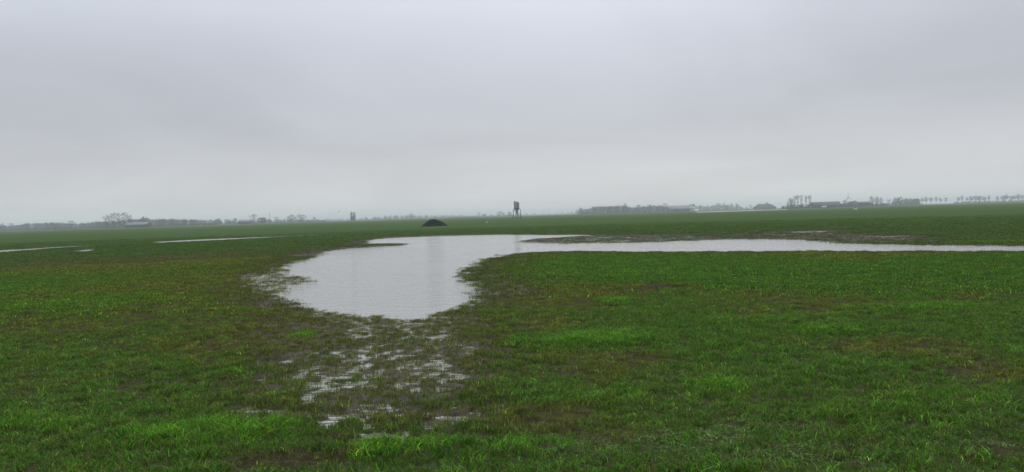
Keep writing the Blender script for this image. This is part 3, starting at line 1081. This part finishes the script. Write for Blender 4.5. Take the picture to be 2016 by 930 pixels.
for px, yt, w_, lb in ((1565, 385.5, 8, 'tall bare tree by the long barn, first of the row from left'), (1571, 384.5, 8, 'tall bare tree by the long barn, second of the row from left'),
                       (1578, 384.5, 8, 'tall bare tree by the long barn, third of the row from left'), (1587, 385, 8, 'tall bare tree by the long barn, fourth of the row from left'),
                       (1594.5, 384.5, 9, 'tall bare tree at the left gable of the long barn')):
    tree(px, yt, 930, 'vase', lb, w_, 'tall bare trees by the long barn')
tree(1664, 394, 1000, 'round', 'small round tree between the long barn and the wind turbine', 11)
tree(1716, 386.5, 1250, 'round', 'pale tall tree right of the house roofs, left of three', 12)
tree(1727, 387, 1250, 'round', 'pale tall tree right of the house roofs, middle of three', 10)
tree(1735, 389.5, 1250, 'round', 'lower pale tree right of the house roofs, right of three', 9)
tree(1750, 391.5, 1300, 'bare', 'small bare tree left of the big grey-green round tree', 9)
tree(1763, 389.5, 1200, 'dense', 'lower left shoulder of the grey-green tree clump near the right', 12)
tree(1772, 387.5, 1200, 'dense', 'highest round grey-green tree of the clump near the right', 13)
ORD = ('leftmost', 'second from left', 'third from left', 'fourth from left', 'fifth from left', 'sixth from left', 'seventh from left', 'eighth from left', 'ninth from left',
       'tenth from left', 'fifth from right', 'fourth from right', 'third from right', 'second from right', 'rightmost')
for k, px in enumerate((1785, 1793, 1801, 1808)):
    tree(px, 390 + (px % 3) * .4, 1250, 'round', ('leftmost', 'second', 'third', 'rightmost')[k] + ' tree in the closed flat-topped row right of the grey-green clump', 11, 'flat-topped closed tree row')
for k, (px, yt) in enumerate(((1816, 389), (1823, 388.5), (1833, 389), (1843, 388.3), (1852, 389.6), (1862, 389.5))):
    tree(px, yt, 1400, 'lollipop', ORD[k] + ' bare-stemmed tree of the shorter open roadside row, before the gap', 7.5 + 2.5 * math.sin(px * 2.3), 'left open row of roadside trees')
for k, (px, yt) in enumerate(((1887, 388.5), (1894, 386), (1904, 388), (1912, 387), (1922, 385.8), (1929, 386), (1938, 387), (1947, 385), (1964, 387), (1975, 386), (1981, 383.5),
               (1991, 386), (1997, 385.5), (2005, 383), (2013, 384))):
    tree(px, yt, 1350, 'lollipop', ORD[k] + ' bare-stemmed tree of the long roadside row reaching the right edge', 8.5 + 3.0 * math.sin(px * 1.9), 'right open row of roadside trees')


def wood(name, x_a, x_b, tops, dist, label, spacing_px=5.0, kinds=('round', 'bare', 'dense', 'round'), rows=2, scatter_d=60):
    """A far wood or hedge that reads as one mass: many small bare trees in one mesh."""
    r = random.Random(int(x_a * 13 + dist))
    V, Fl, Sz = [], [], []
    base = 0
    px = x_a
    items = []
    while px < x_b:
        for _ in range(rows):
            items.append(px + r.uniform(-spacing_px, spacing_px))
        px += spacing_px
    for q in items:
        d_ = dist + r.uniform(-scatter_d, scatter_d)
        yt = np.interp(q, [t[0] for t in tops], [t[1] for t in tops]) + r.uniform(-.5, 2.2)
        hgt = metres(horizon_y(q) + F * CAM_H / d_ - yt, d_)
        if hgt < 1: continue
        x, y = at(q, d_)
        k = r.choice(kinds)
        mt, mc, tr, cr_ = r.choice(TREE_KINDS[k])
        a = r.random() * 6.28
        wsc = max(hgt * r.uniform(.9, 1.3), 4.5)
        ca, sa = math.cos(a) * wsc, math.sin(a) * wsc
        for mb, step in ((tr, 1), (cr_, 2)):
            v = np.array(mb.v)
            vv = np.stack([v[:, 0] * ca - v[:, 1] * sa + x, v[:, 0] * sa + v[:, 1] * ca + y, v[:, 2] * hgt], -1)
            fs = mb.f
            if mb is cr_:
                nb = len([1 for f in fs if len(f) == 4])
                quads = [f for f in fs if len(f) == 4][::3]
                tris = [f for f in fs if len(f) == 3]
                tris = [t for i, t in enumerate(tris) if (i // 2) % 2 == 0]
                fs = quads + tris
            else:
                fs = [f for f in fs if len(f) == 4][::2]
            fs_flat = np.array([i for f in fs for i in f], dtype=np.int64)
            used, inv = np.unique(fs_flat, return_inverse=True)
            V.append(vv[used]); Fl.append(inv + base); Sz.append(np.array([len(f) for f in fs]))
            base += len(used)
    # undergrowth along the foot
    us = []
    n = int((x_b - x_a) * 9)
    for i in range(n):
        q = r.uniform(x_a - 2, x_b + 2)
        d_ = dist + r.uniform(-scatter_d, scatter_d)
        x, y = at(q, d_)
        z = abs(r.gauss(0, 1.3))
        L, w_ = r.uniform(.8, 2.0), r.uniform(.25, .7)
        dx_, dy_, dz_ = r.gauss(0, 1), r.gauss(0, 1), abs(r.gauss(.8, .5))
        nn = math.sqrt(dx_ * dx_ + dy_ * dy_ + dz_ * dz_)
        us += [(x - w_, y, max(0, z - .3)), (x + w_, y + .3, max(0, z - .3)), (x + dx_ / nn * L, y + dy_ / nn * L, z + dz_ / nn * L)]
    V.append(np.array(us)); Fl.append(np.arange(len(us)) + base); Sz.append(np.full(n, 3))
    me = mesh_np(name, np.concatenate(V), np.concatenate(Fl), np.concatenate(Sz))
    return tag(link(name, me, M_TWIG), label, kind='stuff')


wood('far_wood', -70, 205, [(-70, 444), (30, 443.5), (55, 439), (120, 438), (160, 439), (205, 434.5)], 1120, 'long low bare wood on the left horizon', 4.5)
wood('far_wood', 200, 425, [(200, 436), (270, 430.5), (330, 431), (400, 432), (425, 433)], 1080, 'wood behind and right of the grey barn', 4.5)
wood('far_wood', 425, 640, [(425, 434), (470, 434), (520, 432), (560, 431), (640, 432)], 1350, 'low line of bushes around the far shed and mast', 5)
wood('far_wood', 640, 765, [(640, 430), (700, 430.5), (765, 428)], 2100, 'very faint low wood behind the poplars', 5)
wood('far_wood', 757, 1010, [(757, 427), (770, 424.5), (820, 424), (900, 423.5), (940, 424), (1010, 422)], 1850, 'pale low wood behind the soil heap and silo', 4.5)
wood('far_wood', 1015, 1140, [(1015, 420), (1060, 420), (1100, 419.5), (1140, 416)], 2700, 'hazy low tree line just right of the silo', 5)
wood('far_wood', 1140, 1312, [(1140, 413), (1165, 410), (1170, 406), (1225, 404.5), (1245, 408), (1300, 404), (1312, 408)], 1260, 'grey wood left of the pale-roofed farm', 4)
wood('far_wood', 1385, 1475, [(1385, 407), (1405, 403), (1430, 403.5), (1475, 408)], 1750, 'faint trees between the two farms', 5)
wood('far_hedge', 1540, 1745, [(1540, 406), (1560, 403), (1600, 401), (1700, 398.5), (1745, 401)], 1000, 'dark hedge around the long barn and houses', 4)
wood('far_hedge', 1745, 1815, [(1745, 400), (1780, 392), (1808, 391.5), (1815, 398)], 1300, 'low hedge under the flat-topped tree row', 5)
wood('far_hedge', 1880, 2080, [(1880, 396.5), (1950, 394), (2080, 391)], 1420, 'low hedge behind the right row of roadside trees', 6)


# ------------------------------------------------------------------ farms
def barn(px_a, px_b, y_eave, y_ridge, dist, label, roof_mat, wall_mat, name='barn', depth=11.0, rz=0.06, doors=(), windows=(), chimney=False, hip=0.0):
    x_, y_ = at((px_a + px_b) / 2, dist)
    yb = horizon_y((px_a + px_b) / 2) + F * CAM_H / dist
    L = metres(px_b - px_a, dist) / 2
    he = max(1.6, metres(yb - y_eave, dist)); hr = metres(yb - y_ridge, dist)
    root = thing(name, label, 'building', (x_, y_, 0), rz)
    d2 = depth / 2
    w = MB()
    w.add([(-L, -d2, -.2), (L, -d2, -.2), (L, d2, -.2), (-L, d2, -.2), (-L, -d2, he), (L, -d2, he), (L, d2, he), (-L, d2, he),
           (-L + hip * L, 0, hr - .25), (L - hip * L, 0, hr - .25)],
          [(0, 1, 5, 4), (2, 3, 7, 6), (1, 2, 6, 9, 5), (3, 0, 4, 8, 7)])
    w.build('wall', wall_mat, root)
    rf = MB()
    o = .45
    sl = (hr - he) / d2
    for sgn in (-1, 1):
        ye = sgn * (d2 + o); ze = he - o * sl
        a = [(-L - o, ye, ze), (L + o, ye, ze), (L + o - hip * L, 0, hr), (-L - o + hip * L, 0, hr)]
        b = [(p[0], p[1], p[2] - .22) for p in a]
        fs = [(0, 1, 2, 3), (7, 6, 5, 4), (0, 4, 5, 1), (1, 5, 6, 2), (3, 2, 6, 7), (0, 3, 7, 4)]
        rf.add(a + b, fs)
    if hip:
        for sgn in (-1, 1):
            rf.add([(sgn * (L + o), -d2 - o, he - o * sl + .01), (sgn * (L + o), d2 + o, he - o * sl + .01), (sgn * (L + o - hip * L), 0, hr + .01)], [(0, 1, 2)])
    roof = rf.build('roof', roof_mat, root)
    if chimney:
        c = MB(); c.box(L * .35 - .4, L * .35 + .4, -.4, .4, hr - .8, hr + 1.0); c.build('chimney', M_WALL, roof)
    for (u, wd, ht) in doors:
        c = MB(); c.box(u * L - wd / 2, u * L + wd / 2, -d2 - .06, -d2 + .1, 0, min(ht, he - .2)); c.build('door', M_WALL_D, root)
    for (u, wd, z0, z1, mt) in windows:
        c = MB(); c.box(u * L - wd / 2, u * L + wd / 2, -d2 - .08, -d2 + .1, z0, z1); wi = c.build('window', M_WHITE, root)
        c = MB(); c.box(u * L - wd / 2 + .15, u * L + wd / 2 - .15, -d2 - .10, -d2 - .081, z0 + .15, z1 - .15); c.build('pane', mt, wi)
    return root


barn(252, 293, 442.5, 437.5, 820, 'low grey-roofed barn under the bare trees at the left', M_ROOF_L, M_WALL_D, doors=((-.4, 4, 3), (.4, 4, 3)), depth=14)
barn(471, 495, 436.5, 433.0, 1080, 'small far shed with pale roof left of the mast', M_ROOF_L, M_WALL_D, name='shed', doors=((.2, 4, 3),))
barn(884, 950, 427.0, 424.8, 1650, 'long low pale-roofed shed on the horizon right of the heap', M_ROOF_L, M_WALL_D, name='shed', depth=18, doors=((-.5, 4, 3),))
barn(1313, 1356, 411.5, 405.0, 1150, 'pale-roofed long farm building in the right-hand wood', M_ROOF_L, M_WALL_D, depth=16, doors=((-.5, 5, 4), (.4, 5, 4)))
barn(1484, 1526, 408.5, 402.0, 1200, 'small dark-roofed farmhouse between the farms, sloping to the right', M_ROOF, M_WALL, name='farmhouse', hip=.45, windows=((-.5, 1.6, 1, 2.4, M_GLASS), (.1, 1.6, 1, 2.4, M_GLASS)), chimney=True)
barn(1598, 1652, 404.0, 397.8, 940, 'long dark-roofed barn with a white-framed front right of the tall trees', M_ROOF, M_WALL_D, depth=15, doors=((.5, 5, 3.6),),
     windows=((-.30, 6.0, .9, 2.6, M_WHITE),))
barn(1671, 1689, 402.0, 396.3, 990, 'dark-roofed house just right of the wind turbine', M_ROOF, M_WALL, name='house', hip=.35, windows=((-.4, 1.4, .9, 2.2, M_GLASS), (.4, 1.4, .9, 2.2, M_GLASS)), chimney=True)
barn(1690, 1712, 402.0, 397.5, 1030, 'lower house with long dark roof, right of the hipped house', M_ROOF, M_WALL, name='house', windows=((-.4, 1.4, .9, 2.2, M_GLASS), (.3, 1.4, .9, 2.2, M_GLASS)))


def mast():
    x, y = at(531.5, 1150)
    h_ = metres(horizon_y(531.5) + F * CAM_H / 1150 - 416.5, 1150)
    r = thing('mast', 'thin upright mast above the far bushes on the left', 'mast', (x, y, 0))
    b = MB(); b.tube([(0, 0, -.2), (0, 0, h_ * .7), (0, 0, h_)], [.30, .24, .16], 8); b.build('pole', M_STEEL_D, r)
    b = MB(); b.box(-.6, .6, -.6, .6, -.1, .4); b.build('base', M_STEEL, r)


def turbine():
    D = 1050
    x, y = at(1669.7, D)
    yb = horizon_y(1669.7) + F * CAM_H / D
    hub = metres(yb - 389.0, D); bl = metres(11.5, D)
    r = thing('wind_turbine', 'small pale wind turbine between the long barn and the house', 'wind turbine', (x, y, 0), .35)
    b = MB(); b.tube([(0, 0, -.2), (0, 0, hub * .5), (0, 0, hub - .3)], [.38, .28, .20], 10); b.build('tower', M_STEEL, r)
    b = MB(); b.tube([(0, -.9, hub), (0, -.5, hub), (0, 1.2, hub), (0, 1.5, hub)], [.18, .34, .30, .12], 10); b.build('nacelle', M_STEEL, r)
    for k in range(3):
        a = math.radians(90 + 120 * k + 2)
        b = MB()
        c, s = math.cos(a), math.sin(a)
        secs = [(.2, .22, .14), (1.0, .42, .09), (bl * .5, .28, .06), (bl, .10, .03)]
        vs = []
        for t, ch, th in secs:
            for u, v in ((-ch, 0), (0, -th), (ch, 0), (0, th)):
                vs.append((c * t - s * u, -.75 + v, hub + s * t + c * u))
        fs = []
        for i in range(3):
            for q in range(4):
                fs.append((i * 4 + q, i * 4 + (q + 1) % 4, i * 4 + 4 + (q + 1) % 4, i * 4 + 4 + q))
        fs += [(0, 3, 2, 1), (12, 13, 14, 15)]
        b.add(vs, fs)
        b.build('blade', M_STEEL, r)


mast()
turbine()


# ------------------------------------------------------------------ birds
def flying_bird(px, py, dist, span, rz, flap, mat, label, group):
    d = px_dir(px, py)
    t = dist / d.y
    r = thing('flying_bird', label, 'bird', (d.x * t, d.y * t, CAM_H + d.z * t), rz, group)
    b = MB()
    b.tube([(0, -.30 * span, 0), (0, -.24 * span, .0), (0, -.10 * span, 0), (0, .08 * span, .01), (0, .22 * span, .015), (0, .27 * span, .015), (0, .33 * span, .0)],
           [.01 * span, .035 * span, .065 * span, .06 * span, .028 * span, .03 * span, .006 * span], 8)
    b.build('body', mat, r, True)
    for sgn in (-1, 1):
        w = MB()
        e, k = .26 * span, .5 * span
        ze, zk = flap * e, flap * e + flap * .3 * (k - e)
        top = [(sgn * .02 * span, .10 * span, .01), (sgn * e, .13 * span, ze), (sgn * k, .02 * span, zk), (sgn * e, -.03 * span, ze), (sgn * .02 * span, -.10 * span, .01)]
        bot = [(p[0], p[1], p[2] - .012 * span) for p in top]
        w.add(top + bot, [(0, 1, 3, 4), (1, 2, 3), (9, 8, 6, 5), (8, 7, 6), (0, 5, 6, 1), (1, 6, 7, 2), (2, 7, 8, 3), (3, 8, 9, 4), (4, 9, 5, 0)])
        w.build('wing', mat, r)
    return r


near_pos = ['leftmost and darkest', 'second from the left', 'third from the left, lowest', 'fourth from the left', 'fifth from the left, upright', 'sixth from the left', 'rightmost, past the poplars']
for k, (px, py, sp) in enumerate(((649.7, 421.4, 1.5), (655.6, 420.4, .9), (660.4, 421.9, 1.2), (662.6, 418.2, 1.1), (667, 417, 1.5), (678, 417.6, .9), (725, 416.8, .8))):
    flying_bird(px, py, 420 + 6 * k, sp, k * 1.1, [.5, .2, -.2, .35, .9, .1, .3][k], M_BIRD,
                'dark bird in the low flock by the poplars, ' + near_pos[k], 'birds flying low by the poplars')
for k, (px, py) in enumerate(((884.5, 396.6), (896, 410.5), (900.5, 410.2), (916, 396))):
    flying_bird(px, py, 520 + 10 * k, 1.1, k * .9 + .4, [.3, .1, .5, .2][k], M_BIRD,
                ('tiny faint bird high above the soil heap', 'left of two tiny birds flying low right of the heap', 'right of two tiny birds flying low right of the heap',
                 'tiny faint bird high in the sky left of the silo')[k], 'faint birds between heap and silo')


def resting_bird(px, py, length, mat, label):
    x, y = P(px, py)
    r = thing('resting_bird', label, 'bird', (x, y, .06), random.uniform(-.6, .6))
    b = MB(); L = length
    b.tube([(-.55 * L, 0, .26 * L), (-.42 * L, 0, .22 * L), (-.15 * L, 0, .19 * L), (.18 * L, 0, .20 * L), (.36 * L, 0, .25 * L), (.42 * L, 0, .42 * L), (.44 * L, 0, .62 * L), (.50 * L, 0, .68 * L), (.60 * L, 0, .64 * L)],
           [.01 * L, .10 * L, .20 * L, .20 * L, .10 * L, .055 * L, .045 * L, .06 * L, .012 * L], 10)
    b.build('body', mat, r, True)
    for sgn in (-1, 1):
        w = MB()
        w.tube([(.20 * L, sgn * .15 * L, .28 * L), (-.1 * L, sgn * .19 * L, .28 * L), (-.45 * L, sgn * .08 * L, .30 * L)], [.05 * L, .10 * L, .02 * L], 8)
        w.build('wing', mat, r, True)


resting_bird(394, 444.8, 1.3, M_FEATHER, 'white swan-like bird resting far out in the left field')
resting_bird(1684, 413.8, 1.2, M_FEATHER, 'white swan-like bird resting in the right field below the houses')
resting_bird(958, 439.2, .5, M_FEATHER, 'white bird resting in the grass left of the silo')
resting_bird(1259, 420.3, 1.2, M_BIRD, 'dark goose-like bird standing in the field below the right-hand wood')

# ------------------------------------------------------------------ hazy air
hz = MB()
hz.box(-7700, 7700, -7700, 7700, -1.4, 26.5)
haze_m = bpy.data.materials.new('haze')
haze_m.use_nodes = True
hn = haze_m.node_tree.nodes
hn.clear()
ho = hn.new('ShaderNodeOutputMaterial')
pv = hn.new('ShaderNodeVolumePrincipled')
pv.inputs['Color'].default_value = (.88, .94, 1.0, 1)
pv.inputs['Density'].default_value = .00037
pv.inputs['Anisotropy'].default_value = 0.2
haze_m.node_tree.links.new(pv.outputs[0], ho.inputs['Volume'])
tag(hz.build('haze', haze_m), 'thin grey haze over the whole meadow', kind='stuff')
